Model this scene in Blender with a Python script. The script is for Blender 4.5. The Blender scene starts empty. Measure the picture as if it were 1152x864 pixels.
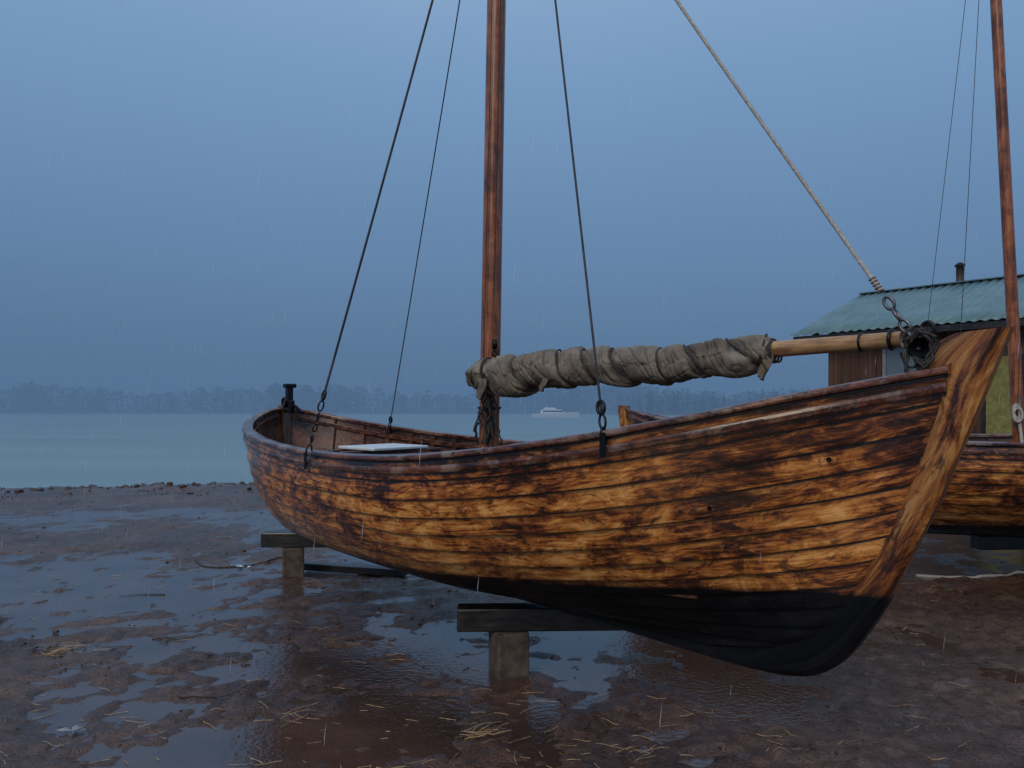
import bpy, math, random
import numpy as np
from mathutils import Vector, Matrix, noise
random.seed(7)
scene=bpy.context.scene
COL=scene.collection
scene.view_settings.view_transform='Standard'
scene.view_settings.look='None'
scene.view_settings.exposure=0

# ------------------------------------------------------------------ helpers
def link(o,parent=None):
    COL.objects.link(o)
    if parent: o.parent=parent
    return o
def empty(name,loc=(0,0,0),rotz=0,scale=(1,1,1)):
    e=bpy.data.objects.new(name,None); e.location=loc; e.rotation_euler=(0,0,rotz); e.scale=scale
    e.empty_display_size=.3
    return link(e)
def mesh(name,verts,faces,mat=None,parent=None,smooth=False,attrs=None):
    me=bpy.data.meshes.new(name); me.from_pydata([tuple(v) for v in verts],[],faces); me.update()
    if smooth:
        me.polygons.foreach_set('use_smooth',[True]*len(me.polygons))
    if attrs:
        for k,(typ,vals) in attrs.items():
            a=me.attributes.new(k,typ,'POINT')
            if typ=='FLOAT': a.data.foreach_set('value',np.array(vals,dtype=np.float32).ravel())
            else: a.data.foreach_set('vector',np.array(vals,dtype=np.float32).ravel())
    if mat: me.materials.append(mat)
    o=bpy.data.objects.new(name,me)
    return link(o,parent)
def bevel(o,w=.006,seg=2):
    m=o.modifiers.new('bev','BEVEL'); m.width=w; m.segments=seg; m.limit_method='ANGLE'
    return o
def boxdata(c,s,R=None):
    vs=[]
    for dx in(-.5,.5):
        for dy in(-.5,.5):
            for dz in(-.5,.5):
                v=Vector((dx*s[0],dy*s[1],dz*s[2]))
                if R: v=R@v
                vs.append(Vector(c)+v)
    f=[(0,1,3,2),(4,6,7,5),(0,4,5,1),(2,3,7,6),(0,2,6,4),(1,5,7,3)]
    return vs,f
def box(name,c,s,mat,parent=None,rotz=0,bev=.006,R=None):
    if R is None: R=Matrix.Rotation(rotz,3,'Z')
    vs,f=boxdata(c,s,R)
    o=mesh(name,vs,f,mat,parent)
    if bev: bevel(o,bev)
    return o
def grid(rows,closed=False,off=0):
    n=len(rows[0]); vs=[]; fs=[]
    for r in rows: vs+=list(r)
    for i in range(len(rows)-1):
        for j in range(n-1+(1 if closed else 0)):
            a=off+i*n+j; b=off+i*n+(j+1)%n
            fs.append((a,b,b+n,a+n))
    return vs,fs
def tube(name,pts,r,mat,parent=None,seg=12,radii=None,caps=True,smooth=True):
    rows=[]; pts=[Vector(p) for p in pts]
    for i,p in enumerate(pts):
        d=(pts[min(i+1,len(pts)-1)]-pts[max(i-1,0)]).normalized()
        up=Vector((0,0,1)) if abs(d.z)<.9 else Vector((1,0,0))
        a=d.cross(up).normalized(); b=d.cross(a).normalized()
        rr=radii[i] if radii else r
        rows.append([p+a*math.cos(t)*rr+b*math.sin(t)*rr for t in [2*math.pi*k/seg for k in range(seg)]])
    vs,fs=grid(rows,True)
    if caps:
        fs.append(tuple(range(seg))); n=len(vs); fs.append(tuple(range(n-1,n-seg-1,-1)))
    return mesh(name,vs,fs,mat,parent,smooth)
def sag(a,b,amt,n=14):
    a=Vector(a);b=Vector(b)
    return [a.lerp(b,i/n)+Vector((0,0,-amt*4*(i/n)*(1-i/n))) for i in range(n+1)]
def ring(name,c,axis,R,r,mat,parent=None,stretch=1.0,sdir=(0,0,1),seg=20,ms=8):
    ax=Vector(axis).normalized(); sd=Vector(sdir); sd=(sd-ax*sd.dot(ax))
    if sd.length<1e-4: sd=Vector((1,0,0)); sd=sd-ax*sd.dot(ax)
    sd.normalize(); b=ax.cross(sd)
    rows=[]
    for i in range(seg+1):
        t=2*math.pi*i/seg
        radial=sd*math.cos(t)+b*math.sin(t)
        p=Vector(c)+sd*math.cos(t)*R*stretch+b*math.sin(t)*R
        rows.append([p+radial*math.cos(q)*r+ax*math.sin(q)*r for q in [2*math.pi*k/ms for k in range(ms)]])
    vs,fs=grid(rows,True)
    return mesh(name,vs,fs,mat,parent,True)
def herm(xs,ys):
    xs=np.array(xs,float);ys=np.array(ys,float)
    d=np.diff(ys)/np.diff(xs)
    m=np.zeros(len(xs)); m[0]=d[0]; m[-1]=d[-1]
    for i in range(1,len(xs)-1):
        h0=xs[i]-xs[i-1];h1=xs[i+1]-xs[i]
        m[i]=(d[i-1]*h1+d[i]*h0)/(h0+h1)
    def f(x):
        x=min(max(x,xs[0]),xs[-1]); i=min(int(np.searchsorted(xs,x,side='right'))-1,len(xs)-2)
        h=xs[i+1]-xs[i]; t=(x-xs[i])/h
        return (2*t**3-3*t*t+1)*ys[i]+(t**3-2*t*t+t)*h*m[i]+(-2*t**3+3*t*t)*ys[i+1]+(t**3-t*t)*h*m[i+1]
    return f

# ------------------------------------------------------------------ materials
class NT:
    def __init__(s,name):
        s.m=bpy.data.materials.new(name); s.m.use_nodes=True
        s.t=s.m.node_tree; s.b=s.t.nodes['Principled BSDF']
    def n(s,typ,**kw):
        nd=s.t.nodes.new(typ)
        for k,v in kw.items():
            if k in nd.inputs: s.set(nd,k,v)
            else: setattr(nd,k,v)
        return nd
    def set(s,nd,k,v):
        if isinstance(v,bpy.types.NodeSocket): s.t.links.new(v,nd.inputs[k])
        else: nd.inputs[k].default_value=v
    def noise(s,vec,scale,detail=4,rough=.55,dist=0):
        nd=s.n('ShaderNodeTexNoise')
        if vec: s.t.links.new(vec,nd.inputs['Vector'])
        nd.inputs['Scale'].default_value=scale; nd.inputs['Detail'].default_value=detail
        nd.inputs['Roughness'].default_value=rough; nd.inputs['Distortion'].default_value=dist
        return nd.outputs['Fac']
    def ramp(s,fac,stops):
        nd=s.n('ShaderNodeValToRGB'); s.t.links.new(fac,nd.inputs['Fac'])
        cr=nd.color_ramp
        while len(cr.elements)<len(stops): cr.elements.new(.5)
        for e,(p,c) in zip(cr.elements,stops):
            e.position=p; e.color=(c,c,c,1) if isinstance(c,(int,float)) else (*c,1)
        return nd.outputs['Color']
    def math(s,op,a,b=0.0,c=None,clamp=False):
        nd=s.n('ShaderNodeMath'); nd.operation=op; nd.use_clamp=clamp
        for i,v in enumerate((a,b)+((c,) if c is not None else ())):
            if isinstance(v,(int,float)): nd.inputs[i].default_value=v
            else: s.t.links.new(v,nd.inputs[i])
        return nd.outputs[0]
    def mix(s,f,a,b,typ='MIX'):
        nd=s.n('ShaderNodeMix'); nd.data_type='RGBA'; nd.blend_type=typ
        for k,v in ((0,f),(6,a),(7,b)):
            if isinstance(v,(int,float)): nd.inputs[k].default_value=v
            elif isinstance(v,tuple): nd.inputs[k].default_value=(*v,1)
            else: s.t.links.new(v,nd.inputs[k])
        return nd.outputs[2]
    def mapping(s,vec,scale=(1,1,1),loc=(0,0,0)):
        nd=s.n('ShaderNodeMapping'); s.t.links.new(vec,nd.inputs['Vector'])
        nd.inputs['Scale'].default_value=scale; nd.inputs['Location'].default_value=loc
        return nd.outputs[0]
    def obj(s): return s.n('ShaderNodeTexCoord').outputs['Object']
    def attr(s,name,out='Vector'):
        nd=s.n('ShaderNodeAttribute'); nd.attribute_name=name; return nd.outputs[out]
    def bump(s,h,strength=.3,dist=.01):
        nd=s.n('ShaderNodeBump'); s.t.links.new(h,nd.inputs['Height'])
        nd.inputs['Strength'].default_value=strength; nd.inputs['Distance'].default_value=dist
        s.t.links.new(nd.outputs[0],s.b.inputs['Normal'])
    def put(s,**kw):
        for k,v in kw.items():
            k=k.replace('_',' ')
            if isinstance(v,tuple): v=(*v,1)
            s.set(s.b,k,v)
        return s.m

def simple(name,col,rough=.5,metal=0,var=.35,scale=12,bump=.2,coat=0):
    M=NT(name); o=M.obj(); f=M.noise(o,scale,3,.6)
    dark=tuple(c*(1-var) for c in col); lite=tuple(min(1,c*(1+var)) for c in col)
    c=M.ramp(f,[(.3,dark),(.7,lite)])
    if bump: M.bump(f,bump,.004)
    return M.put(Base_Color=c,Roughness=M.ramp(f,[(.3,min(1,rough*1.2)),(.7,rough*.8)]),Metallic=metal,Coat_Weight=coat)

def hull_material(name,bright=1.0,shift=0.0):
    M=NT(name)
    p=M.attr('puv'); paint=M.attr('paint','Fac')
    sep=M.n('ShaderNodeSeparateXYZ'); M.t.links.new(p,sep.inputs[0])
    pid=sep.outputs[2]
    off=M.n('ShaderNodeCombineXYZ'); M.t.links.new(M.math('MULTIPLY',pid,3.71),off.inputs[0]); M.t.links.new(M.math('MULTIPLY',pid,1.37),off.inputs[1])
    flat=M.n('ShaderNodeCombineXYZ'); M.t.links.new(sep.outputs[0],flat.inputs[0]); M.t.links.new(sep.outputs[1],flat.inputs[1])
    add=M.n('ShaderNodeVectorMath'); add.operation='ADD'; M.t.links.new(flat.outputs[0],add.inputs[0]); M.t.links.new(off.outputs[0],add.inputs[1])
    pv=add.outputs[0]
    fine=M.noise(M.mapping(pv,(5,75,1)),1.0,4,.7,.5)
    figure=M.noise(M.mapping(pv,(1.5,10,1)),1.5,5,.66,2.4)
    blot=M.noise(M.mapping(flat.outputs[0],(2.6,3.8,1)),1.8,7,.72,1.1)
    blot2=M.noise(M.mapping(flat.outputs[0],(1.1,1.5,1),(5,3,0)),1.2,3,.5,.3)
    mixv=M.math('ADD',M.math('MULTIPLY',figure,.40),M.math('MULTIPLY',blot,.50))
    mixv=M.math('ADD',mixv,M.math('MULTIPLY',fine,.10))
    mixv=M.math('ADD',mixv,M.math('MULTIPLY',M.math('SUBTRACT',blot2,.5),.28))
    rnd=M.n('ShaderNodeTexWhiteNoise'); rnd.noise_dimensions='1D'; M.t.links.new(pid,rnd.inputs['W'])
    mixv=M.math('ADD',mixv,M.math('MULTIPLY',M.math('SUBTRACT',rnd.outputs['Value'],.5),.08))
    mixv=M.math('ADD',mixv,.008+shift)
    k=bright
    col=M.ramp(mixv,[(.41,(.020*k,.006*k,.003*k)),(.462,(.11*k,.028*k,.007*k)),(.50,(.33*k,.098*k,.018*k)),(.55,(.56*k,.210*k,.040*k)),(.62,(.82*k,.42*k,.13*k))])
    streak=M.noise(M.mapping(pv,(4.0,30,1)),1.3,5,.72,.6)
    col=M.mix(M.math('MULTIPLY',M.ramp(streak,[(.56,0.0),(.66,.65)]),M.ramp(blot,[(.45,0.0),(.6,1.0)])),col,(.80*k,.48*k,.20*k))
    dk=M.noise(M.mapping(flat.outputs[0],(3.0,4.2,1),(9,2,0)),1.6,7,.76,1.6)
    col=M.mix(M.ramp(dk,[(.545,0.0),(.58,.6),(.66,.9)]),col,(.034*k,.010*k,.005*k))
    seam=M.attr('seam','Fac')
    seamn=M.math('ADD',seam,M.math('MULTIPLY',M.math('SUBTRACT',fine,.5),.4))
    col=M.mix(M.ramp(seamn,[(.36,0.0),(.75,.96)]),col,(.010,.004,.003))
    pn=M.math('ADD',paint,M.math('MULTIPLY',M.math('SUBTRACT',blot,.5),.035))
    isp=M.ramp(M.math('ADD',M.math('MULTIPLY',pn,40),.5,clamp=True),[(0,1.0),(1,0.0)])
    grime=M.ramp(M.math('ADD',M.math('MULTIPLY',paint,3.2),M.math('MULTIPLY',blot,.9)),[(.35,.6),(.75,0.0)])
    col=M.mix(grime,col,(.055,.018,.008))
    pc=M.ramp(blot,[(.35,(.003,.0035,.005)),(.6,(.007,.0075,.009)),(.75,(.018,.018,.021))])
    col=M.mix(isp,col,pc)
    M.bump(M.math('ADD',fine,M.math('MULTIPLY',blot,.9)),.35,.005)
    r=M.ramp(blot,[(.38,.09),(.62,.30)])
    r=M.math('ADD',r,M.math('MULTIPLY',isp,.15))
    return M.put(Base_Color=col,Roughness=r,Specular_IOR_Level=M.math('SUBTRACT',.7,M.math('MULTIPLY',isp,.48)))

def wood(name,c1,c2,c3,rough=.35,sc=(3,40,40),worn=0):
    M=NT(name); o=M.obj(); g=M.noise(M.mapping(o,sc),1,4,.6,.8); b=M.noise(o,6,4,.65,.4)
    f=M.math('ADD',M.math('MULTIPLY',g,.55),M.math('MULTIPLY',b,.45))
    col=M.ramp(f,[(.40,c1),(.5,c2),(.60,c3)])
    if worn: col=M.mix(M.ramp(M.noise(o,3.3,7,.75),[(.52,0.0),(.60,worn)]),col,(.30,.24,.19))
    M.bump(g,.3,.003)
    return M.put(Base_Color=col,Roughness=M.ramp(b,[(.3,rough*.7),(.7,rough*1.3)]),Specular_IOR_Level=.6)

m_hull=hull_material('varnished_hull',1.0)
m_hull2=hull_material('varnished_hull_b',.85)
m_stem=hull_material('varnished_stem',.60,-.03)
m_rail=wood('rail_wood',(.022,.008,.006),(.090,.028,.015),(.20,.075,.04),.18,worn=.55)
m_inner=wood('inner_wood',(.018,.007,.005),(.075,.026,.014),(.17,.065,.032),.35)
m_mast=wood('mast_wood',(.10,.030,.011),(.25,.075,.026),(.38,.135,.05),.3,sc=(40,40,2.5))
m_boom=wood('boom_wood',(.22,.11,.045),(.40,.23,.10),(.52,.32,.15),.45)
m_tim=wood('wet_timber',(.004,.0035,.0035),(.012,.010,.009),(.032,.026,.022),.35,sc=(6,40,40))
m_post=simple('weathered_post',(.09,.070,.052),.6,0,.6,14,.6)
m_black=simple('black_iron',(.012,.012,.014),.35,.6)
m_steel=simple('galvanised_steel',(.14,.14,.15),.4,.8)
m_wire=simple('wire_stay',(.020,.020,.024),.5,.3,bump=0)
m_rope=simple('pale_rope',(.36,.34,.31),.85,0,.35,60,.8)
m_drope=simple('dark_rope',(.035,.032,.03),.8,0,.4,60,.8)
m_white=simple('white_paint',(.60,.65,.69),.4,0,.12,8)

def canvas_mat():
    M=NT('sail_canvas'); o=M.obj(); f=M.noise(o,7,5,.6); g=M.noise(M.mapping(o,(60,60,60)),1,3,.6)
    c=M.ramp(f,[(.3,(.085,.070,.054)),(.5,(.165,.138,.108)),(.7,(.27,.235,.19))])
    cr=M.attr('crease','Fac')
    c=M.mix(M.ramp(cr,[(.0,.85),(.5,0.0)]),c,(.030,.024,.019))  # fold shade painted into the canvas colour, darker inside creases and wrap grooves
    M.bump(g,.3,.003)
    return M.put(Base_Color=c,Roughness=.75)
m_canvas=canvas_mat()

# ------------------------------------------------------------------ hull form (local: x from bow tip aft, y to one side, z up)
SG0,SG1=.177,6.13
Bf=herm([.177,.35,.6,1,1.5,2,2.6,3.2,4,4.8,5.4,5.75,5.95,6.07,6.13],[.035,.16,.335,.545,.74,.87,.95,.98,.95,.84,.67,.49,.33,.17,.035])
Zg=herm([.177,.6,1,1.5,2,2.6,3.2,4,4.8,5.4,5.9,6.13],[1.742,1.645,1.552,1.455,1.383,1.328,1.313,1.33,1.38,1.44,1.53,1.60])
bowz=[.46,.50,.63,.83,1.10,1.397,1.742]; bows=[1.25,.95,.70,.55,.406,.288,.177]
stz=[.48,.55,.8,1.2,1.60]; sts=[5.55,5.80,5.97,6.07,6.13]
def hullP(u,v,off=0.0,inner=False):
    def raw(u,v):
        sg=SG0+(SG1-SG0)*u
        zg=Zg(sg); bg=Bf(sg)
        sb=np.interp(.46+(1.742-.46)*v,bowz,bows); ss=np.interp(.48+(1.60-.48)*v,stz,sts)
        s=sb+(ss-sb)*u
        w=min(1,(u/.42))**.75*min(1,(1-u)/.10)**.6
        zk=.46+.02*u
        a=v*math.pi/2
        Y=w*math.sin(a)**.86+(1-w)*v**1.15
        Z=(w*.85)*(1-math.cos(a))+(1-w*.85)*v
        return s,.033+(bg-.033)*Y,zk+(zg-zk)*Z
    s,y,z=raw(u,v)
    if off:
        v2=v+.01 if v<.98 else v-.01; sg=1 if v<.98 else -1
        _,y2,z2=raw(u,v2); dy=(y2-y)*sg;dz=(z2-z)*sg; l=math.hypot(dy,dz) or 1
        e=min(1,min(u,1-u)/.02+.25)
        y+=dz/l*off*e; z-=dy/l*off*e
    return s,max(y,.004),z
NU=110
US=[.35*t+.65*(.5-.5*math.cos(math.pi*t)) for t in [i/NU for i in range(NU+1)]]
paintZ=herm([0,.55,1.5,2.5,4,5.5,6.3],[.86,.84,.75,.665,.58,.52,.5])
def paintv(s,z): return z-paintZ(s)

def build_boat(name,loc,rot,scale,hm,mast_top,lean,mr=1.0):
    E=empty(name,loc,rot,scale)
    N=12
    for sg,side in((1,'port'),(-1,'starboard')):
        vs=[];fs=[];puv=[];pa=[];se=[]
        for k in range(N):
            v0=k/N; v1=(k+1)/N; dv=v1-v0
            rowsdef=[[(v0,-.006,1.0),(v0,.020,1.0)],[(v0,.020,.75),(v0+.05*dv,.0205,.30),(v0+.12*dv,.020,.0),(v0+.6*dv,.011,0),(v0+.84*dv,.004,0.0),(v0+.94*dv,.003,.9),(v1,.001,1.1)]]
            for rd in rowsdef:
                rows=[]
                base=len(vs)
                for (v,o,sm) in rd:
                    r=[]
                    for u in US:
                        s,y,z=hullP(u,v,o)
                        r.append(Vector((s,sg*y,z))); puv.append((s,v*1.45,k+1+(20 if sg<0 else 0))); pa.append(paintv(s,z)); se.append(sm)
                    rows.append(r)
                a,f=grid(rows,False,base)
                if sg<0: f=[tuple(reversed(q)) for q in f]
                vs+=a; fs+=f
        mesh('planking_'+side,vs,fs,hm,E,True,{'puv':('FLOAT_VECTOR',puv),'paint':('FLOAT',pa),'seam':('FLOAT',se)})
        rows=[]
        for v in [i/12 for i in range(13)]:
            r=[]
            for u in US:
                s,y,z=hullP(u,v,-.016); r.append(Vector((s,sg*y,z+.002)))
            rows.append(r)
        a,f=grid(rows)
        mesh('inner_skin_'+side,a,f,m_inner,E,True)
        vs=[];fs=[]
        for i in range(1,22):
            u0=i/22
            prof=[]
            for v in [j/12 for j in range(13)]:
                q=[]
                for du,o in((-.0035,-.015),(.0035,-.015),(.0035,-.045),(-.0035,-.045)):
                    s,y,z=hullP(u0+du,v,o); q.append(Vector((s,sg*y,z-(.012 if v>.99 else 0))))
                prof.append(q)
            a,f=grid(prof,True,len(vs)); vs+=a; fs+=f
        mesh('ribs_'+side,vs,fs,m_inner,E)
        def sweep(nm,fn,mat):
            rows=[[Vector((p[0],sg*p[1],p[2])) for p in fn(u)] for u in US]
            a,f=grid(rows,True); n=len(rows[0]); f.append(tuple(range(n))); f.append(tuple(range(len(a)-1,len(a)-1-n,-1)))
            bevel(mesh(nm+'_'+side,a,f,mat,E),.005,2)
        def cap(u):
            s,y,z=hullP(u,1); i=max(.004,y-.055); o=y+.036
            return [(s,i,z+.002),(s,i,z+.030),(s,(i+o)/2,z+.036),(s,o,z+.028),(s,o+.003,z+.012),(s,o,z+.001)]
        def rub(u):
            s,y,z=hullP(u,.965,.014)
            return [(s,y-.012,z-.024),(s,y-.012,z+.012),(s,y+.018,z+.014),(s,y+.023,z-.004),(s,y+.016,z-.026)]
        def inw(u):
            s,y,z=hullP(u,.95,-.045); y=max(y,.008)
            return [(s,y-.006,z-.02),(s,y-.006,z+.022),(s,y+.02,z+.022),(s,y+.02,z-.02)]
        sweep('cap_rail',cap,m_rail); sweep('rub_rail',rub,m_rail); sweep('inwale',inw,m_inner)
    outer=[(-.012,1.905),(.03,1.79),(.072,1.673),(.15,1.463),(.2245,1.262),(.31,1.07),(.389,.889),(.45,.77),(.5135,.663),(.575,.574),(.645,.50),(.73,.445),(.85,.412),(1.0,.398),(1.25,.395),(2.2,.41),(4,.425),(5.6,.44),(5.92,.46),(6.02,.52),(6.08,.66),(6.15,1.1),(6.20,1.60),(6.2,1.66)]
    inner=[(.165,1.893),(.27,1.84),(.31,1.77),(.235,1.70),(.33,1.40),(.40,1.23),(.46,1.08),(.52,.97),(.60,.83),(.66,.75),(.74,.66),(.83,.58),(.95,.53),(1.1,.49),(1.35,.475),(2.2,.475),(4,.485),(5.5,.495),(5.75,.56),(5.85,.66),(5.92,.8),(6.04,1.15),(6.09,1.58),(6.1,1.65)]
    to=np.linspace(0,len(outer)-1,150); idx=range(len(outer))
    fo=[herm(idx,[p[j] for p in outer]) for j in(0,1)]; fi=[herm(idx,[p[j] for p in inner]) for j in(0,1)]
    rows=[];puv=[];pa=[];se=[]
    for t in to:
        o=(fo[0](t),fo[1](t)); i=(fi[0](t),fi[1](t))
        th=.042 if t<3 else .038
        q=[]
        for (fr,y,sm) in((0,-th*.55,.3),(.18,-th,0),(1,-th,.7),(1,th,.7),(.18,th,0),(0,th*.55,.3)):
            s=o[0]*(1-fr)+i[0]*fr; z=o[1]*(1-fr)+i[1]*fr
            q.append(Vector((s,y,z))); puv.append((z*1.0+s*.8,fr*.2+(.3 if y>0 else 0),77)); pa.append(paintv(s,z)); se.append(sm)
        rows.append(q)
    a,f=grid(rows,True); f.append((0,1,2,3,4,5)); n=len(a); f.append((n-1,n-2,n-3,n-4,n-5,n-6))
    bevel(mesh('stem_and_keel',a,f,m_stem,E,False,{'puv':('FLOAT_VECTOR',puv),'paint':('FLOAT',pa),'seam':('FLOAT',se)}),.005)
    def spanmesh(nm,s0,s1,v,z,th,mat,inset=.03):
        rows=[]
        for i in range(7):
            s=s0+(s1-s0)*i/6; u=(s-SG0)/(SG1-SG0)
            y=0
            for vv in [j/40 for j in range(41)]:
                _,yy,zz=hullP(u,vv,-.02)
                if zz<=z: y=yy
            y=max(.02,y-inset)
            rows.append([Vector((s,-y,z)),Vector((s,y,z)),Vector((s,y,z+th)),Vector((s,-y,z+th))])
        a,f=grid(rows,True); f.append((0,1,2,3)); n=len(a); f.append((n-1,n-2,n-3,n-4))
        bevel(mesh(nm,a,f,mat,E),.004)
    for i,(s0,s1) in enumerate([(1.2+.62*j,1.8+.62*j) for j in range(7)]):
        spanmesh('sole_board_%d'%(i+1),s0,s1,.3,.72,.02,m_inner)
    for i,(s0,s1,z) in enumerate([(1.5,1.78,1.20),(2.86,3.14,1.14),(4.2,4.5,1.16),(5.25,5.85,1.2)]):
        spanmesh('thwart_%d'%(i+1),s0,s1,.8,z,.03,m_inner)
    spanmesh('foredeck',.5,1.1,.8,1.44,.02,m_inner)
    S=2.99
    mp=lambda z:Vector((S+lean[0]*(z-1.4),lean[1]*(z-1.4),z))
    zs=[.6+ (mast_top-.6)*i/20 for i in range(21)]
    tube('mast',[mp(z) for z in zs],.06,m_mast,E,20,radii=[(.068-.010*i/20)*mr for i in range(21)])
    ring('mast_partner',mp(1.185),(0,0,1),.075,.02,m_black,E)
    ring('mast_band',mp(6.0),(0,0,1),.066,.012,m_black,E)
    tube('masthead_ball',[mp(mast_top),mp(mast_top+.03),mp(mast_top+.06)],.05,m_mast,E,12,radii=[.056,.06,.02])
    return E,mp

def shroud(E,nm,a,b,r,mat=None,chain=.28,s=0.02):
    mat=mat or m_wire; a=Vector(a);b=Vector(b); d=(b-a).normalized()
    tube(nm+'_wire',sag(a+d*chain,b,s),r,mat,E,8)
    side=d.cross(Vector((1,0,0))).normalized()
    n=max(2,int(chain/.062))
    for i in range(n):
        c=a+d*(chain*(i+.5)/n)
        ax=side if i%2 else d.cross(side)
        ring(nm+'_shackle_%d'%(i+1),c,ax,.013*(1.35 if i in(0,n-1) else 1),.0056,m_black,E,1.9,d)
    ring(nm+'_thimble',a+d*(chain+.035),side,.02,.008,m_black,E,1.5,d)

A0=math.atan2(.753,-.658)
boat,mp=build_boat('wooden_sailboat',(1.815,2.76,0),A0,(1,1,1),m_hull,7.6,(-.011,-.013))
gw=lambda s,sg=1,dz=.03,dy=0:Vector((s,sg*(Bf(s)+dy),Zg(s)+dz))
shroud(boat,'near_shroud',gw(3.58,1,.0,.03),mp(6.0),.0080,chain=.36)
shroud(boat,'far_shroud',gw(5.3,-1,-.05,-.05),mp(6.0),.0050,chain=.12)
shroud(boat,'fore_shroud',gw(1.33,1,-.02,.03),mp(7.3),.0055,chain=.12,s=-.02)
for i,(s,sg) in enumerate([(3.58,1),(1.33,1)]):
    p=gw(s,sg,-.035,.045); box('chainplate_%d'%(i+1),p,(.03,.008,.11),m_black,boat,bev=.002)
fa=Vector((.30,0,1.84)); fb=mp(6.05); d=(fb-fa).normalized()
tube('forestay_rope',sag(fa+d*.30,fb,.03),.0085,m_rope,boat,10)
for i in range(5): ring('forestay_whipping_%d'%i,fa+d*(.30+.016*i),d,.011,.005,m_rope,boat,1,(1,0,0),14,6)
for i in range(4):
    ring('forestay_chain_%d'%i,fa+d*(.06+.058*i),(0,1,0) if i%2 else d.cross(Vector((0,1,0))),.017,.007,m_steel,boat,1.7,d)
def disc(nm,c,axis,R,t,mat,par,seg=24):
    c=Vector(c);ax=Vector(axis).normalized()
    return tube(nm,[c-ax*t/2,c-ax*t*.3,c+ax*t*.3,c+ax*t/2],R,mat,par,seg,radii=[R*.85,R,R,R*.85])
disc('bow_block_cheek',(.285,.045,1.845),(0,1,0),.046,.03,m_black,boat)
disc('bow_block_cheek_b',(.285,-.02,1.845),(0,1,0),.046,.02,m_black,boat)
disc('bow_block_pin',(.285,.015,1.845),(0,1,0),.012,.10,m_black,boat,12)
ring('bow_shackle',(.27,.02,1.915),(0,1,0),.024,.008,m_black,boat,1.3)
for k in range(5):
    random.seed(50+k); c=Vector((.29,.05,1.86)); pts=[]
    R0=random.uniform(.045,.065); ph=random.random()*6; tl=random.uniform(-.4,.4)
    for i in range(26):
        t=i/25*6.283*.93+ph
        rr=R0*(1+.25*math.sin(2*t+k)+.1*math.sin(5*t))
        pts.append(c+Vector((math.cos(t)*rr*.8,.012*math.sin(3*t+k)+tl*.03,math.sin(t)*rr*1.2-.01*k)))
    tube('bow_rope_loop_%d'%(k+1),pts,.0055,m_drope,boat,6)
tube('bow_rope_tail',[(.25,.055,1.86),(.23,.07,1.80),(.26,.075,1.765),(.30,.07,1.80)],.006,m_drope,boat,6)
tube('halyard',sag(mp(7.5)+Vector((-.09,.02,0)),mp(2.0)+Vector((-.085,.05,0)),.0),.0045,m_drope,boat,6)
tube('halyard_b',sag(mp(7.5)+Vector((-.06,.06,0)),mp(1.5)+Vector((-.03,.085,0)),.0),.003,m_drope,boat,6)
# ---- boom + furled sail
zb=1.865
b0=Vector((3.00,.13,zb-.02)); b1=Vector((.36,.03,zb+.02))
bp=lambda t:b0.lerp(b1,t)
tube('boom',[bp(t/12) for t in range(13)],.036,m_boom,boat,18,radii=[.038]*10+[.036,.034,.032])
ring('boom_end_band',bp(.985),b1-b0,.036,.008,m_black,boat)
ring('boom_band',bp(.94),b1-b0,.036,.005,m_black,boat)
L=(b1-b0).length
dirb=(b1-b0).normalized(); sa=dirb.cross(Vector((0,0,1))).normalized(); sb_=Vector((0,0,1))
rows=[];nl=680;na=120;cre=[]
Rf=herm([0,.03,.08,.18,.35,.55,.70,.775,.795],[.055,.100,.124,.118,.104,.096,.084,.064,.045])
NV=lambda a,b,c:noise.noise(Vector((a,b,c)))
PIT=.25
def hbase(l): return l/PIT+1.0*NV(l*1.9,3,0)+.3*NV(l*6,1,7)
def cl(l): return b0+dirb*l+Vector((0,0,-.012-.014*math.sin(l*5.3)-.018*NV(l*3.5,0,9)))
for i in range(nl+1):
    t=-.008+.80*i/nl; l=t*L; c=cl(l)
    R=Rf(max(t,0)); r_=[]; hb=hbase(l)
    amp=1+.7*NV(l*2.7,8,1)
    for j in range(na):
        th=2*math.pi*j/na; ct=math.cos(th); s_=math.sin(th)
        h=hb+1.0*th/(2*math.pi)+.12*NV(l*4,ct*1.1,s_*1.1); q=h-math.floor(h)
        wrap=(math.sin(math.pi*min(1,q/.80)*.5))**.8 if q<.80 else (.5+.5*math.cos(math.pi*(q-.80)/.20))
        # creases slanting along the twist of the cloth
        tw=h*3.0
        e1=abs(NV(tw*1.15,l*1.7+4,ct*.35))
        e2=abs(NV(l*11,ct*1.0+2,s_*1.0)+.3*NV(l*20,ct*1.2,s_*1.2+3))
        e3=abs(NV(tw*2.6+9,l*4,s_*.5))
        g1=math.exp(-(e1/.075)**2); g2=math.exp(-(e2/.06)**2); g3=math.exp(-(e3/.07)**2)
        crease=1-.6*g1-.25*g2-.35*g3
        big=NV(l*3.4,ct*1.0,s_*1.0+8)
        rr=R*(.66+.22*wrap*amp+.17*(crease-.3)+.20*big)
        rr=max(rr,.040)
        dz=-.022*max(0,-s_)*(1+1.3*NV(l*5,2,2))
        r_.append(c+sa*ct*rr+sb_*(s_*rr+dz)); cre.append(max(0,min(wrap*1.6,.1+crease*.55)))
    rows.append(r_)
a,f=grid(rows,True); f.append(tuple(range(na))); n=len(a); f.append(tuple(range(n-1,n-1-na,-1)))
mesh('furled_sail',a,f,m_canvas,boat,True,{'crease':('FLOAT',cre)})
pts=[]
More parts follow.
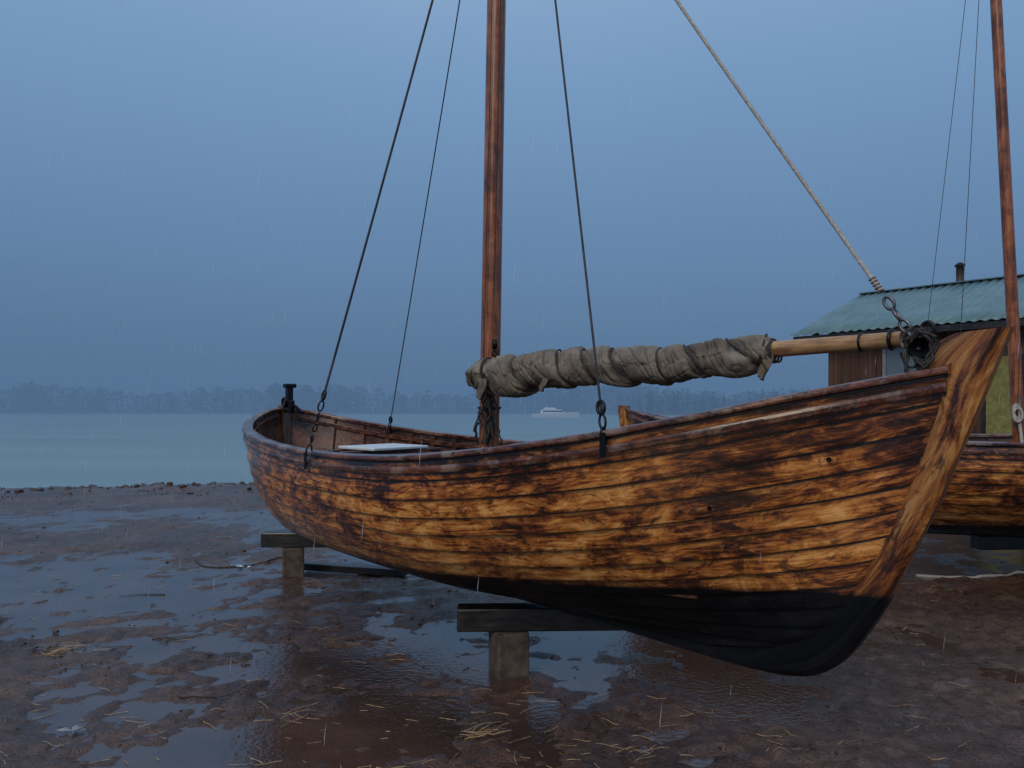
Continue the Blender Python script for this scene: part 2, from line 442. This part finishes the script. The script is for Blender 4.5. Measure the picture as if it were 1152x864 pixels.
for i in range(1100):
    t=.012+.77*i/1100; l=t*L
    th=2*math.pi*(.985-hbase(l)); R=Rf(t)*.78+.006; pts.append(cl(l)+sa*math.cos(th)*R+sb_*math.sin(th)*R)
tube('sail_lashing',pts,.0055,m_drope,boat,6)
for k,t in enumerate((.03,.785)):
    for q in range(4): ring('sail_tie_%d_%d'%(k,q),bp(t+.004*q)+Vector((0,0,-.01)),dirb+Vector((0,0,.15*(q-1.5))),.05 if k else .085,.005,m_drope,boat)
def rag(nm,t,y,zl,ln,w):
    rows=[]; o=bp(t)+Vector((0,y,zl))
    for i in range(12):
        k=i/11; r=[]
        for j in range(7):
            m=(j/6-.5); ww=w*(1-k*.75)
            r.append(o+dirb*(m*ww+.02*math.sin(k*5))+Vector((0,.012*math.sin(m*14+k*4)+.01*k,-ln*k*(1+.2*m))))
        rows.append(r)
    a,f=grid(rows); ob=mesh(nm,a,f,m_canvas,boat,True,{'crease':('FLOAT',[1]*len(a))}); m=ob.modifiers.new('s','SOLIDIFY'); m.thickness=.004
rag('sail_corner',.785,.035,-.01,.12,.07); rag('sail_fold',.28,.085,-.05,.09,.06); rag('sail_fold_b',.08,.10,-.05,.12,.10)
tube('sail_knot',[bp(.78)+Vector((0,.0,.07)),bp(.786)+Vector((0,.05,.03)),bp(.78)+Vector((0,.055,-.04)),bp(.792)+Vector((0,.05,-.1))],.006,m_drope,boat,6)
mb=mp(1.8)
ring('gooseneck_band',mb,(0,0,1),.072,.014,m_black,boat)
ring('gooseneck_band_low',mp(1.62),(0,0,1),.070,.01,m_black,boat)
disc('halyard_block',mp(2.03)+Vector((-.10,.05,0)),(0.6,1,0),.034,.03,m_black,boat,16)
ring('halyard_block_eye',mp(2.03)+Vector((-.10,.05,-.06)),(1,0,0),.016,.006,m_black,boat)
for k in range(10):
    random.seed(k); pts=[]
    p=mp(1.76)+Vector((-.07-.05*random.random(),.09,0))
    for i in range(15):
        pts.append(p.copy()); p=p+Vector((random.uniform(-.024,.027),random.uniform(-.014,.014),-.015-.02*random.random()))
    tube('hanging_line_%d'%(k+1),pts,.006 if k%2 else .009,m_drope,boat,6)
for k in range(3): ring('rope_coil_%d'%(k+1),mp(1.5)+Vector((-.085,.07+.01*k,-.02*k)),(0.25*k-.3,1,.1),.036,.008,m_drope,boat,2.1)
st=boat
box('stern_post_fitting',(6.03,.0,1.72),(.07,.06,.24),m_black,st,bev=.012)
box('stern_fitting_head',(6.02,.0,1.84),(.08,.11,.04),m_black,st,bev=.01)
box('stern_fitting_bracket',(5.95,.04,1.64),(.15,.06,.12),m_black,st,bev=.012)
tube('stern_fitting_lever',[(5.98,.03,1.62),(5.85,.02,1.64),(5.74,.0,1.58)],.016,m_black,st)
disc('stern_fitting_wheel',(5.96,.08,1.68),(0,1,0),.05,.03,m_black,st)
box('thwart_riser',(4.05,.0,1.23),(.06,.9,.08),m_inner,boat)
R=Matrix.Rotation(.22,3,'Z')@Matrix.Rotation(-.02,3,'Y')
box('white_board',(4.30,.0,1.312),(.40,.60,.022),m_white,boat,R=R)
box('board_rest_a',(4.42,.0,1.242),(.05,.9,.11),m_inner,boat); box('board_rest_b',(4.18,.0,1.242),(.05,.9,.11),m_inner,boat)
def on_hull(u,v,o=.012):
    s,y,z=hullP(u,v,o); return Vector((s,y,z))
for i,(u,v) in enumerate([(.052,.80),(.122,.70)]):
    c=on_hull(u,v); disc('hull_bolt_%d'%(i+1),c,(-.35,1,0),.010,.02,m_black,boat,12)

# ------------------------------------------------------------------ second boat
A2=math.atan2(.24,-.97)
boat2,mp2=build_boat('wooden_sailboat',(8.38,6.44,-.05),A2,(1.2,1.2,1.03),m_hull2,7.4,(.040,.0),.68)
shroud(boat2,'shroud_a',gw(3.75,1,.0,.03),mp2(7.0),.0025,chain=.2)
shroud(boat2,'shroud_b',gw(3.5,-1,.0,.03),mp2(7.2),.0025,chain=.2)
shroud(boat2,'shroud_c',gw(1.6,1,.0,.03),mp2(6.6),.005,chain=.2)
for k in range(3): ring('rope_coil_%d'%(k+1),mp2(1.6)+Vector((0.03,.07+.01*k,-.02*k)),(0.25*k-.3,1,.1),.03,.010,m_rope,boat2,2.1)
tube('hanging_rope',[mp2(1.75)+Vector((0,.06,0)),mp2(1.5)+Vector((.02,.08,0)),mp2(1.2)+Vector((0,.07,0))],.012,m_rope,boat2)

# ------------------------------------------------------------------ timber supports
def support(c,beamlen,bx,yaw,h,pw,postyaw):
    E=empty('timber_support',(c[0],c[1],0))
    box('cross_beam',(bx,.02,h-.07),(beamlen,.15,.14),m_tim,E,rotz=yaw,bev=.01)
    z1=h-.142
    box('post',(0,0,z1/2-.03),(pw,pw,z1+.06),m_post,E,rotz=postyaw,bev=.012)
    return E
support((-.02,4.62),1.35,.36,.03,.405,.20,.35)
support((-2.10,7.25),.95,.18,.0,.435,.20,.3)
support((5.3,7.45),1.5,0,.05,.38,.18,.2)
support((2.9,8.0),1.2,0,.05,.39,.18,.2)
support((7.0,7.0),1.5,0,.05,.38,.18,.2)
e=empty('timber_offcut',(-1.55,7.4,0)); box('plank',(0,0,.05),(1.1,.12,.07),m_tim,e,rotz=-.3)

# ------------------------------------------------------------------ ground
def shoreY(x):
    b=15.9+.5*noise.noise(Vector((x*.25,3,0)))+.25*noise.noise(Vector((x*.9,7,0)))
    if x>1: b+=(x-1)**1.25*1.5
    return b
def sstep(a,b,x):
    t=min(1,max(0,(x-a)/(b-a))); return t*t*(3-2*t)
def hgt(x,y,fine=True):
    V=Vector
    h=.000+.044*noise.noise(V((x*.33+4.2,y*.42+1.7,0)))+.028*noise.noise(V((x*1.1,y*1.5,2)))
    if fine:
        n=noise.noise(V((x*3.6,y*3.6,5)))
        h+=.026*n+.020*noise.noise(V((x*9,y*9,1)))+.011*noise.noise(V((x*20,y*20,1)))
        r=noise.noise(V((x*2.0+30,y*5.0,9))); h+=.020*max(0,r-.1)
        h-=.012*math.exp(-((x+1.6)/1.6)**2-((y-3.6)/1.2)**2)
    sy=shoreY(x)
    d=sy-y
    if d<5:
        ridge=.075*sstep(4.5,1.2,d)*(1-sstep(1.2,-.4,d))
        h+=ridge*(1+1.3*noise.noise(V((x*1.3,y*1.3,4))))+.03*sstep(3,1,d)*noise.noise(V((x*4,y*4,4)))
        if d<.8: h-=.9*sstep(.8,-9,d)
        if d<0: h-=min(1.2,-d*.12)
    if abs(x)>11: h+=.07*sstep(11,13,abs(x))*(1 if d>0 else 0)
    if y<-1: h+=.07*sstep(-1,-3,y)
    return h
def axis(dense0,dense1,step,lo,hi,g=1.16):
    a=list(np.arange(dense0,dense1,step)); s=step; x=dense1
    while x<hi: a.append(x); s*=g; x+=s
    a.append(hi); s=step; x=dense0-step; lowr=[]
    while x>lo: lowr.append(x); s*=g; x-=s
    lowr.append(lo); return lowr[::-1]+a
xs=axis(-4.2,3.4,.026,-420,420,1.035)
ys=axis(2.5,8.0,.026,-320,300,1.03)
vs=np.array([(x,y,hgt(x,y,abs(x)<16 and y<20)) for y in ys for x in xs])
# footprints trodden into the mud
random.seed(31)
for tr in range(9):
    x=random.uniform(-5,3.5); y=random.uniform(3,7); a=random.uniform(0,3.14)
    for k in range(7):
        px=x+math.cos(a)*.62*k-math.sin(a)*.11*(1 if k%2 else -1); py=y+math.sin(a)*.62*k+math.cos(a)*.11*(1 if k%2 else -1)
        dx=vs[:,0]-px; dy=vs[:,1]-py; mk=(abs(dx)<.3)&(abs(dy)<.3)
        u=(dx[mk]*math.cos(a)+dy[mk]*math.sin(a))/.14; w=(-dx[mk]*math.sin(a)+dy[mk]*math.cos(a))/.055
        rr=u*u+w*w
        vs[mk,2]+=-.030*np.exp(-rr**2)+.014*np.exp(-(rr-2.0)**2)
# wheel ruts
for (cx,cy,a,gap) in((-3.2,6.2,.35,1.3),):
    for sgn in(-1,1):
        w=(-(vs[:,0]-cx)*math.sin(a)+(vs[:,1]-cy)*math.cos(a))-sgn*gap/2+.08*np.sin(vs[:,0]*1.1)
        near=(vs[:,0]<-.5)&(vs[:,0]>-11)&(vs[:,1]>2)&(vs[:,1]<13)
        vs[near,2]+=(-.028*np.exp(-(w/.11)**2)+.014*np.exp(-((abs(w)-.2)/.06)**2))[near]
vs=vs.tolist()
nx=len(xs)
fs=[(j*nx+i,j*nx+i+1,(j+1)*nx+i+1,(j+1)*nx+i) for j in range(len(ys)-1) for i in range(nx-1)]
def mud():
    M=NT('wet_mud'); o=M.obj()
    a=M.noise(o,1.1,3,.6); b=M.noise(o,10,5,.75,.3); c=M.noise(o,75,3,.7)
    f=M.math('ADD',M.math('MULTIPLY',a,.4),M.math('MULTIPLY',b,.6))
    col=M.ramp(f,[(.38,(.030,.014,.008)),(.5,(.080,.038,.023)),(.62,(.15,.082,.054))])
    col=M.mix(M.ramp(c,[(.55,0.0),(.64,.8)]),col,(.018,.009,.006))
    col=M.mix(M.ramp(c,[(.30,.5),(.38,0.0)]),col,(.19,.115,.08))
    M.bump(M.math('ADD',b,M.math('MULTIPLY',c,.5)),1.0,.026)
    wet=M.noise(o,.8,3,.6,.5)
    return M.put(Base_Color=col,Roughness=M.math('ADD',M.ramp(wet,[(.38,.12),(.62,.34)]),M.math('MULTIPLY',M.math('SUBTRACT',b,.5),.35)),Specular_IOR_Level=.75)
mesh('ground',vs,fs,mud(),None,True)
def pud():
    M=NT('muddy_puddle'); o=M.obj(); a=M.noise(o,1.5,3,.6)
    col=M.ramp(a,[(.35,(.045,.026,.020)),(.65,(.085,.054,.044))])
    M.bump(M.noise(o,26,3,.6),.35,.012)
    return M.put(Base_Color=col,Roughness=.05,IOR=1.5,Specular_IOR_Level=1.0)
mesh('puddle_water',[(-12.3,-2.5,0),(12.3,-2.5,0),(12.3,14.2,0),(-12.3,14.2,0)],[(0,1,2,3)],pud())
def sea():
    M=NT('sea_water_mat'); o=M.obj()
    a=M.noise(M.mapping(o,(.6,2.2,1)),1.6,3,.6); b=M.noise(M.mapping(o,(.05,.16,1)),1,3,.5)
    col=M.ramp(b,[(.3,(.16,.25,.28)),(.7,(.205,.305,.335))])
    M.bump(a,.35,.12)
    return M.put(Base_Color=col,Roughness=.32,IOR=1.33)
mesh('sea_water',[(-1500,9,-.12),(1500,9,-.12),(1500,2500,-.12),(-1500,2500,-.12)],[(0,1,2,3)],sea())

def scatter_clods():
    vs=[];fs=[]
    import bmesh
    bm=bmesh.new(); bmesh.ops.create_icosphere(bm,subdivisions=2,radius=1); bv=[v.co.copy() for v in bm.verts]; bf=[tuple(v.index for v in f.verts) for f in bm.faces]; bm.free()
    random.seed(3)
    for i in range(2800):
        if i<460:
            x=random.uniform(-11.5,-3); y=shoreY(x)-abs(random.gauss(0,1.0)); r=random.uniform(.02,.08)*(1 if random.random()<.28 else .45)
        elif i<1400:
            y=random.uniform(5,15); x=random.uniform(-.7*y,.7*y); r=random.uniform(.005,.02)**1.0*(1.5 if random.random()<.1 else .8)
        else:
            y=random.uniform(2.7,7); x=random.uniform(-.72*y,.72*y); r=random.uniform(.002,.009)
        h=hgt(x,y); o=Vector((random.random()*50,0,0)); b=len(vs)
        sx,sy,sz=[random.uniform(.6,1.5) for _ in range(3)]
        if h<-.004 and r<.02: continue
        for v in bv:
            k=1+.7*noise.noise(v*1.6+o)
            vs.append((x+v.x*r*sx*k,y+v.y*r*sy*k,max(h,-.01)+r*.05+v.z*r*sz*k*.5))
        fs+=[tuple(q+b for q in f) for f in bf]
    M=NT('mud_clod'); o=M.obj(); f=M.noise(o,30,3,.6); M.bump(f,.8,.01)
    mesh('mud_clods',vs,fs,M.put(Base_Color=M.ramp(f,[(.35,(.028,.014,.010)),(.65,(.085,.044,.031))]),Roughness=.4),None,True)
scatter_clods()
def straws():
    vs=[];fs=[]
    random.seed(11)
    def one(x,y,L,a,w,z=0,tilt=0):
        n=4; bend=random.uniform(-.25,.25); c=[]
        for i in range(n+1):
            t=i/n-.5; px=x+math.cos(a)*t*L-math.sin(a)*bend*L*t*t; py=y+math.sin(a)*t*L+math.cos(a)*bend*L*t*t
            c.append((px,py,max(hgt(px,py),0)+.004+z+tilt*(t+.5)*L))
        b=len(vs)
        for p in c:
            vs.extend([(p[0]-math.sin(a)*w,p[1]+math.cos(a)*w,p[2]),(p[0],p[1],p[2]+w),(p[0]+math.sin(a)*w,p[1]-math.cos(a)*w,p[2])])
        for i in range(n):
            q=b+3*i; fs.extend([(q,q+1,q+4,q+3),(q+1,q+2,q+5,q+4)])
    for i in range(420):
        y=2.9+4.5*random.random()**1.5; x=random.uniform(-.7*y,.6*y); one(x,y,random.uniform(.02,.14),random.uniform(-.9,.9)+(math.pi/2 if random.random()<.25 else 0),random.uniform(.0009,.0024))
    for cx,cy,n in((-.15,3.72,20),(-3.0,5.0,30),(.6,3.5,7),(-1.1,3.9,6)):
        for i in range(n): one(cx+random.gauss(0,.06),cy+random.gauss(0,.04),random.uniform(.05,.19),random.uniform(-.6,1.2),.0015,random.random()*.012,random.uniform(0,.15))
    mesh('straw',vs,fs,simple('straw_mat',(.34,.22,.11),.5,0,.6,40))
straws()
def gp(pts,r,lift=.4): return [(x,y,max(hgt(x,y),0)+r*lift) for x,y in pts]
def bez(ctrl,n=60):
    fx=herm(range(len(ctrl)),[c[0] for c in ctrl]); fy=herm(range(len(ctrl)),[c[1] for c in ctrl])
    return [(fx(t),fy(t)) for t in np.linspace(0,len(ctrl)-1,n)]
tube('mooring_rope',gp(bez([(3.9,7.3),(4.4,7.15),(4.9,7.22),(5.5,7.0),(6.2,7.05),(7,6.8)]),.018),.016,m_rope,None,8)
tube('cable',gp(bez([(-3.35,8.0),(-3.15,7.75),(-2.9,7.7),(-2.65,7.85),(-2.5,8.1),(-2.3,8.2)]),.008),.009,m_drope,None,6)
random.seed(21)
def twig(ctrl,r): tube('twig',gp(bez(ctrl,24),r,1),r,m_drope,None,5,radii=[r*(1-.7*i/23) for i in range(24)])
for k in range(9):
    y=random.uniform(3.2,7.5); x=random.uniform(-.62*y,.15*y); a=random.random()*3.1; Lw=random.uniform(.12,.4)
    twig([(x,y),(x+math.cos(a)*Lw*.5+.02,y+math.sin(a)*Lw*.5-.02),(x+math.cos(a+.3)*Lw,y+math.sin(a+.3)*Lw)],random.uniform(.0025,.006))
def leafy(nm,cx,cy,R,n,mat):
    vs=[];fs=[]
    for i in range(n):
        x=cx+random.gauss(0,R);y=cy+random.gauss(0,R*.6);a=random.random()*6.28;w=random.uniform(.012,.04);z=max(hgt(x,y),0)+.004+random.random()*.012
        b=len(vs); c,s=math.cos(a),math.sin(a)
        for (p,q,dz) in((-1,0,0),(0,.5,.006),(1,0,.004),(0,-.5,.008)): vs.append((x+(p*c-q*s)*w,y+(p*s+q*c)*w,z+dz))
        fs+=[(b,b+1,b+3),(b+1,b+2,b+3)]
    mesh(nm,vs,fs,mat)
m_leaf=simple('leaf_brown',(.085,.05,.028),.5)
leafy('dead_leaves',-3.05,5.05,.10,50,m_leaf)
leafy('dead_leaves',-1.2,5.4,1.2,60,m_leaf)
leafy('plastic_scrap',-2.78,7.72,.05,8,m_white)
leafy('shell_fragments',-2.18,3.75,.03,10,simple('shell_grey',(.26,.255,.255),.4))

# ------------------------------------------------------------------ distant shore
def treemass(nm,x0,x1,y0,y1,hmin,hmax,n,cols,conifer=.5,seed=1,dens=lambda x:1):
    random.seed(seed); vs=[];fs=[]
    for i in range(n):
        x=random.uniform(x0,x1); y=random.uniform(y0,y1); H=random.uniform(hmin,hmax)*dens(x)
        con=random.random()<conifer; W=H*(.17 if con else .42)
        b=len(vs); tr=.02*H
        vs+=[(x-tr,y,-.3),(x+tr,y,-.3),(x,y+tr,-.3),(x,y,H*.95)]; fs+=[(b,b+1,b+3),(b+1,b+2,b+3),(b+2,b,b+3)]
        for k in range(80 if con else 110):
            t=random.random()
            if con: zz=H*(.08+.92*t); rad=W*(1-t)**.8*(1.1 if int(t*9)%2 else .7)
            else: zz=H*(.08+.9*t); rad=W*math.sin(math.pi*(.2+.77*t))**.6
            a=random.random()*6.283; rr=rad*math.sqrt(random.random())
            c=Vector((x+math.cos(a)*rr,y+math.sin(a)*rr,zz)); sz=H*random.uniform(.04,.10)
            b=len(vs)
            for q in range(3):
                vs.append(tuple(c+Vector((random.uniform(-1,1),random.uniform(-1,1),random.uniform(-.7,.7)))*sz))
            fs.append((b,b+1,b+2))
    M=NT(nm+'_mat'); f=M.noise(M.obj(),.12,3,.6)
    mesh(nm,vs,fs,M.put(Base_Color=M.ramp(f,[(.35,cols[0]),(.65,cols[1])]),Roughness=1.0,Specular_IOR_Level=0.0))
dl=lambda x:.8+.35*noise.noise(Vector((x*.012,0,0)))+.2*noise.noise(Vector((x*.05,1,0)))
treemass('distant_trees',-430,340,420,460,13,20,850,((.04,.06,.045),(.07,.09,.06)),.2,4,dl)
treemass('distant_trees',46,230,290,320,7,13,330,((.03,.045,.035),(.06,.075,.05)),.5,5,lambda x:.8+.35*noise.noise(Vector((x*.03,5,0))))
def bank(nm,x0,x1,y0,y1,h,c):
    rows=[]
    for j,(yy,hh) in enumerate(((y0,-.5),(y0+4,h*.6),(y1,h))):
        rows.append([Vector((x,yy+6*noise.noise(Vector((x*.02,j,0))),hh*(1+.3*noise.noise(Vector((x*.03,j,3)))) if j else hh)) for x in np.linspace(x0,x1,120)])
    a,f=grid(rows); mesh(nm,a,f,simple(nm+'_mat',c,1,0,.1,.05,0),None,True)
bank('far_shore',-900,900,412,900,1.6,(.06,.06,.045))
bank('far_headland',42,420,284,360,1.2,(.05,.05,.04))
# sea fog over the water: thin homogeneous volume, its emission stands in for scattered skylight
fm=bpy.data.materials.new('sea_fog_mat'); fm.use_nodes=True; ft=fm.node_tree
for n in list(ft.nodes): ft.nodes.remove(n)
fo_=ft.nodes.new('ShaderNodeOutputMaterial'); va=ft.nodes.new('ShaderNodeVolumeAbsorption'); em=ft.nodes.new('ShaderNodeEmission'); av=ft.nodes.new('ShaderNodeAddShader')
SIG=.0035
va.inputs['Color'].default_value=(0,0,0,1); va.inputs['Density'].default_value=SIG
em.inputs['Color'].default_value=(.092,.172,.300,1); em.inputs['Strength'].default_value=SIG
ft.links.new(va.outputs[0],av.inputs[0]); ft.links.new(em.outputs[0],av.inputs[1]); ft.links.new(av.outputs[0],fo_.inputs['Volume'])
v_,f_=boxdata((0,700,12),(3600,1340,36))
mesh('sea_fog',v_,f_,fm)

Y=empty('motor_yacht',(10.7,190,-.12),0.05,(.66,.66,.66))
rows=[]
for i in range(13):
    t=i/12; x=-8.5+17*t; w=2.1*(1-max(0,(t-.55)/.45)**2.2)+.02; top=1.5+.7*t*t
    rows.append([Vector((x+ (.9*t if q else 0),yy,zz)) for q,(yy,zz) in enumerate(((0,-.4),(-w*.85,0),(-w,top),(w,top),(w*.85,0)))])
a,f=grid(rows,True); f.append((0,1,2,3,4)); mesh('hull',a,f,m_white,Y)
def cab(nm,x0,x1,z0,z1,w,rk0,rk1,mat):
    v=[(x0,-w,z0),(x1,-w,z0),(x1,w,z0),(x0,w,z0),(x0+rk0,-w*.85,z1),(x1-rk1,-w*.85,z1),(x1-rk1,w*.85,z1),(x0+rk0,w*.85,z1)]
    bevel(mesh(nm,v,[(0,3,2,1),(4,5,6,7),(0,1,5,4),(1,2,6,5),(2,3,7,6),(3,0,4,7)],mat,Y),.08)
cab('cabin',-5.5,4.5,1.5,3.0,1.7,.4,2.2,m_white); cab('cabin_window',-4.6,3.4,2.15,2.7,1.74,.1,.8,m_black)
cab('flybridge',-4.2,.8,3.0,3.8,1.4,.3,1.0,m_white); tube('radar_mast',[(-3,0,3.8),(-3.4,0,5.2)],.08,m_white,Y)
tube('bow_rail',[(2,-1.8,2.6),(6,-1.5,2.9),(9.2,0,3.1),(6,1.5,2.9),(2,1.8,2.6)],.05,m_steel,Y,6)

# fine drizzle falling over the whole yard
random.seed(77); vs=[];fs=[]
for i in range(5200):
    x=random.uniform(-13,13); y=random.uniform(-8,20); z=random.uniform(.05,7)
    if math.hypot(x,y)<3.0: continue
    ln=random.uniform(.05,.16); w=random.uniform(.0006,.0011); a=random.random()*3.14; b=len(vs); dx,dy=math.cos(a)*w,math.sin(a)*w; lx=ln*.09
    vs+=[(x-dx,y-dy,z),(x+dx,y+dy,z),(x+lx,y,z+ln),(x-dy,y+dx,z+ln*.3)]; fs+=[(b,b+1,b+2),(b+1,b+3,b+2)]
rm=bpy.data.materials.new('rain_mat'); rm.use_nodes=True; rt=rm.node_tree; pb=rt.nodes['Principled BSDF']
pb.inputs['Base Color'].default_value=(.7,.78,.85,1); pb.inputs['Roughness'].default_value=.2; pb.inputs['Alpha'].default_value=.35
mesh('rain',vs,fs,rm)

# ------------------------------------------------------------------ wooden house
H=empty('wooden_house',(6.72,18.2,0),math.atan2(-.753,.66))
def boards():
    M=NT('board_wall'); o=M.obj(); g=M.noise(M.mapping(o,(9,9,.7)),1.5,4,.6)
    sx=M.n('ShaderNodeSeparateXYZ'); M.t.links.new(o,sx.inputs[0])
    b=M.math('FLOOR',M.math('MULTIPLY',M.math('ADD',sx.outputs[0],sx.outputs[1]),5.0)); w=M.n('ShaderNodeTexWhiteNoise'); w.noise_dimensions='1D'; M.t.links.new(b,w.inputs['W'])
    f=M.math('ADD',M.math('MULTIPLY',g,.6),M.math('MULTIPLY',w.outputs['Value'],.4))
    return M.put(Base_Color=M.ramp(f,[(.2,(.022,.011,.006)),(.5,(.062,.028,.013)),(.8,(.12,.056,.027))]),Roughness=.6)
m_board=boards()
x0,x1,y0,y1=.68,11.2,.5,7.1
zr=4.78; ym=3.8; slope=(zr-3.4)/3.8
wt=lambda y:3.4+slope*(y if y<ym else 2*ym-y)-.06
v=[(x0,y0,-.1),(x1,y0,-.1),(x1,y1,-.1),(x0,y1,-.1),(x0,y0,wt(y0)),(x1,y0,wt(y0)),(x1,y1,wt(y1)),(x0,y1,wt(y1)),(x0,ym,wt(ym)),(x1,ym,wt(ym))]
mesh('walls',v,[(0,1,5,4),(2,3,7,6),(0,4,8,7,3),(1,2,6,9,5)],m_board,H)
vs=[];fs=[]
def addb(c,s):
    global vs,fs
    a,f=boxdata(c,s); b=len(vs); vs+=a; fs+=[tuple(q+b for q in t) for t in f]
x=x0+.1
while x<x1:
    if not(1.95<x<2.95 or 3.9<x<4.75): addb((x,y0-.012,1.7),(.035,.022,3.3))
    x+=.2
y=y0+.1
while y<y1:
    addb((x0-.012,y,wt(y)/2),(.022,.035,wt(y)-.1)); y+=.2
mesh('wall_battens',vs,fs,m_board,H)
def roofmat():
    M=NT('green_metal_roof'); o=M.obj(); f=M.noise(o,1.3,5,.65); g=M.noise(M.mapping(o,(3,.6,1)),2,4,.6)
    c=M.ramp(M.math('ADD',M.math('MULTIPLY',f,.5),M.math('MULTIPLY',g,.5)),[(.35,(.075,.150,.165)),(.65,(.14,.24,.26))])
    return M.put(Base_Color=c,Roughness=.38,Metallic=.2)
m_roof=roofmat()
for side in(0,1):
    rows=[]
    for j in range(5):
        t=j/4; r=[]
        yy=(ym*t) if side==0 else (2*ym-ym*t)
        for i in range(700):
            xx=0+11.7*i/699
            r.append(Vector((xx,yy,3.4+slope*ym*t+.016*math.sin(xx*2*math.pi/.2)*1.0)))
        rows.append(r)
    a,f=grid(rows)
    o=mesh('roof_slope_%d'%(side+1),a,f,m_roof,H,True); m=o.modifiers.new('s','SOLIDIFY'); m.thickness=.012; m.offset=1
box('ridge_cap',(5.85,ym,zr+.02),(11.75,.28,.035),m_roof,H)
box('fascia_front',(5.85,.03,3.31),(11.6,.03,.13),m_tim,H,bev=.003)
box('fascia_back',(5.85,2*ym-.03,3.31),(11.6,.03,.13),m_tim,H,bev=.003)
for i in range(12): box('rafter_%d'%(i+1),(.4+i*.98,.30,3.36),(.06,.55,.09),m_tim,H,bev=.003,R=Matrix.Rotation(math.atan(slope),3,'X'))
tube('chimney',[(2.44,ym,4.7),(2.44,ym,5.2)],.085,simple('chimney_rust',(.06,.03,.025),.6),H,16)
tube('chimney_cap',[(2.44,ym,5.2),(2.44,ym,5.24),(2.44,ym,5.3)],.12,m_black,H,16,radii=[.12,.12,.03])
m_frame=simple('pale_frame',(.20,.21,.21),.6)
gl=NT('window_glass').put(Base_Color=(.10,.15,.19),Roughness=.08)
box('window_pane',(2.45,y0-.012,2.62),(.86,.02,.76),gl,H,bev=0)
for nm,c,s in(('window_head',(2.45,y0-.03,3.03),(1.0,.05,.07)),('window_sill',(2.45,y0-.04,2.21),(1.05,.08,.06)),('window_jamb_l',(1.99,y0-.03,2.62),(.07,.05,.74)),('window_jamb_r',(2.91,y0-.03,2.62),(.07,.05,.74)),('window_mullion',(2.45,y0-.03,2.62),(.04,.035,.74))):
    box(nm,c,s,m_frame,H,bev=.004)
box('door',(4.32,y0-.02,1.65),(.62,.04,2.1),simple('ochre_door',(.19,.18,.05),.5,0,.35),H)
box('door_frame_l',(3.97,y0-.025,1.66),(.07,.06,2.16),m_tim,H); box('door_frame_r',(4.67,y0-.025,1.66),(.07,.06,2.16),m_tim,H)
box('door_step',(4.32,y0-.35,.28),(1.1,.6,.56),m_tim,H)

# ------------------------------------------------------------------ camera, light, world
cam=bpy.data.cameras.new('camera'); co=bpy.data.objects.new('camera',cam); COL.objects.link(co)
co.location=(0,0,1.6); co.rotation_euler=(math.radians(90),0,0)
cam.sensor_width=36; cam.lens=36*850/1152; cam.shift_y=30/1152; cam.clip_start=.05; cam.clip_end=6000
scene.camera=co
sun=bpy.data.lights.new('sun','SUN'); sun.energy=1.3; sun.angle=math.radians(30); sun.color=(1,.82,.64)
so=bpy.data.objects.new('sun',sun); COL.objects.link(so)
sd=Vector((.35,.72,-.62)).normalized()
so.rotation_euler=sd.to_track_quat('-Z','Y').to_euler()
elev=math.asin(-sd.z); az=math.atan2(-sd.x,-sd.y)
w=bpy.data.worlds.new('World'); scene.world=w; w.use_nodes=True
nt=w.node_tree; N_=nt.nodes; Lk=nt.links
for n in list(N_): N_.remove(n)
out=N_.new('ShaderNodeOutputWorld')
sky=N_.new('ShaderNodeTexSky'); sky.sky_type='NISHITA'; sky.sun_disc=False; sky.sun_elevation=elev; sky.sun_rotation=az
bg1=N_.new('ShaderNodeBackground'); bg1.inputs[1].default_value=.006; Lk.new(sky.outputs[0],bg1.inputs[0])
tc=N_.new('ShaderNodeTexCoord'); sp=N_.new('ShaderNodeSeparateXYZ'); Lk.new(tc.outputs['Generated'],sp.inputs[0])
nz=N_.new('ShaderNodeTexNoise'); nz.inputs['Scale'].default_value=1.6; nz.inputs['Detail'].default_value=3; Lk.new(tc.outputs['Generated'],nz.inputs['Vector'])
ma=N_.new('ShaderNodeMath'); ma.operation='MULTIPLY_ADD'; Lk.new(nz.outputs['Fac'],ma.inputs[0]); ma.inputs[1].default_value=.12; ma.inputs[2].default_value=-.06
ad=N_.new('ShaderNodeMath'); ad.operation='ADD'; Lk.new(sp.outputs[2],ad.inputs[0]); Lk.new(ma.outputs[0],ad.inputs[1])
cr=N_.new('ShaderNodeValToRGB'); Lk.new(ad.outputs[0],cr.inputs[0])
st_=[(0,(.076,.152,.272)),(.06,(.086,.168,.30)),(.18,(.122,.228,.395)),(.42,(.185,.325,.53)),(.65,(.32,.46,.66)),(1,(.46,.58,.74))]
while len(cr.color_ramp.elements)<len(st_): cr.color_ramp.elements.new(.5)
for e,(p,c) in zip(cr.color_ramp.elements,st_): e.position=p; e.color=(*c,1)
bg2=N_.new('ShaderNodeBackground'); Lk.new(cr.outputs[0],bg2.inputs[0]); bg2.inputs[1].default_value=1.0
ads=N_.new('ShaderNodeAddShader'); Lk.new(bg1.outputs[0],ads.inputs[0]); Lk.new(bg2.outputs[0],ads.inputs[1]); Lk.new(ads.outputs[0],out.inputs[0])
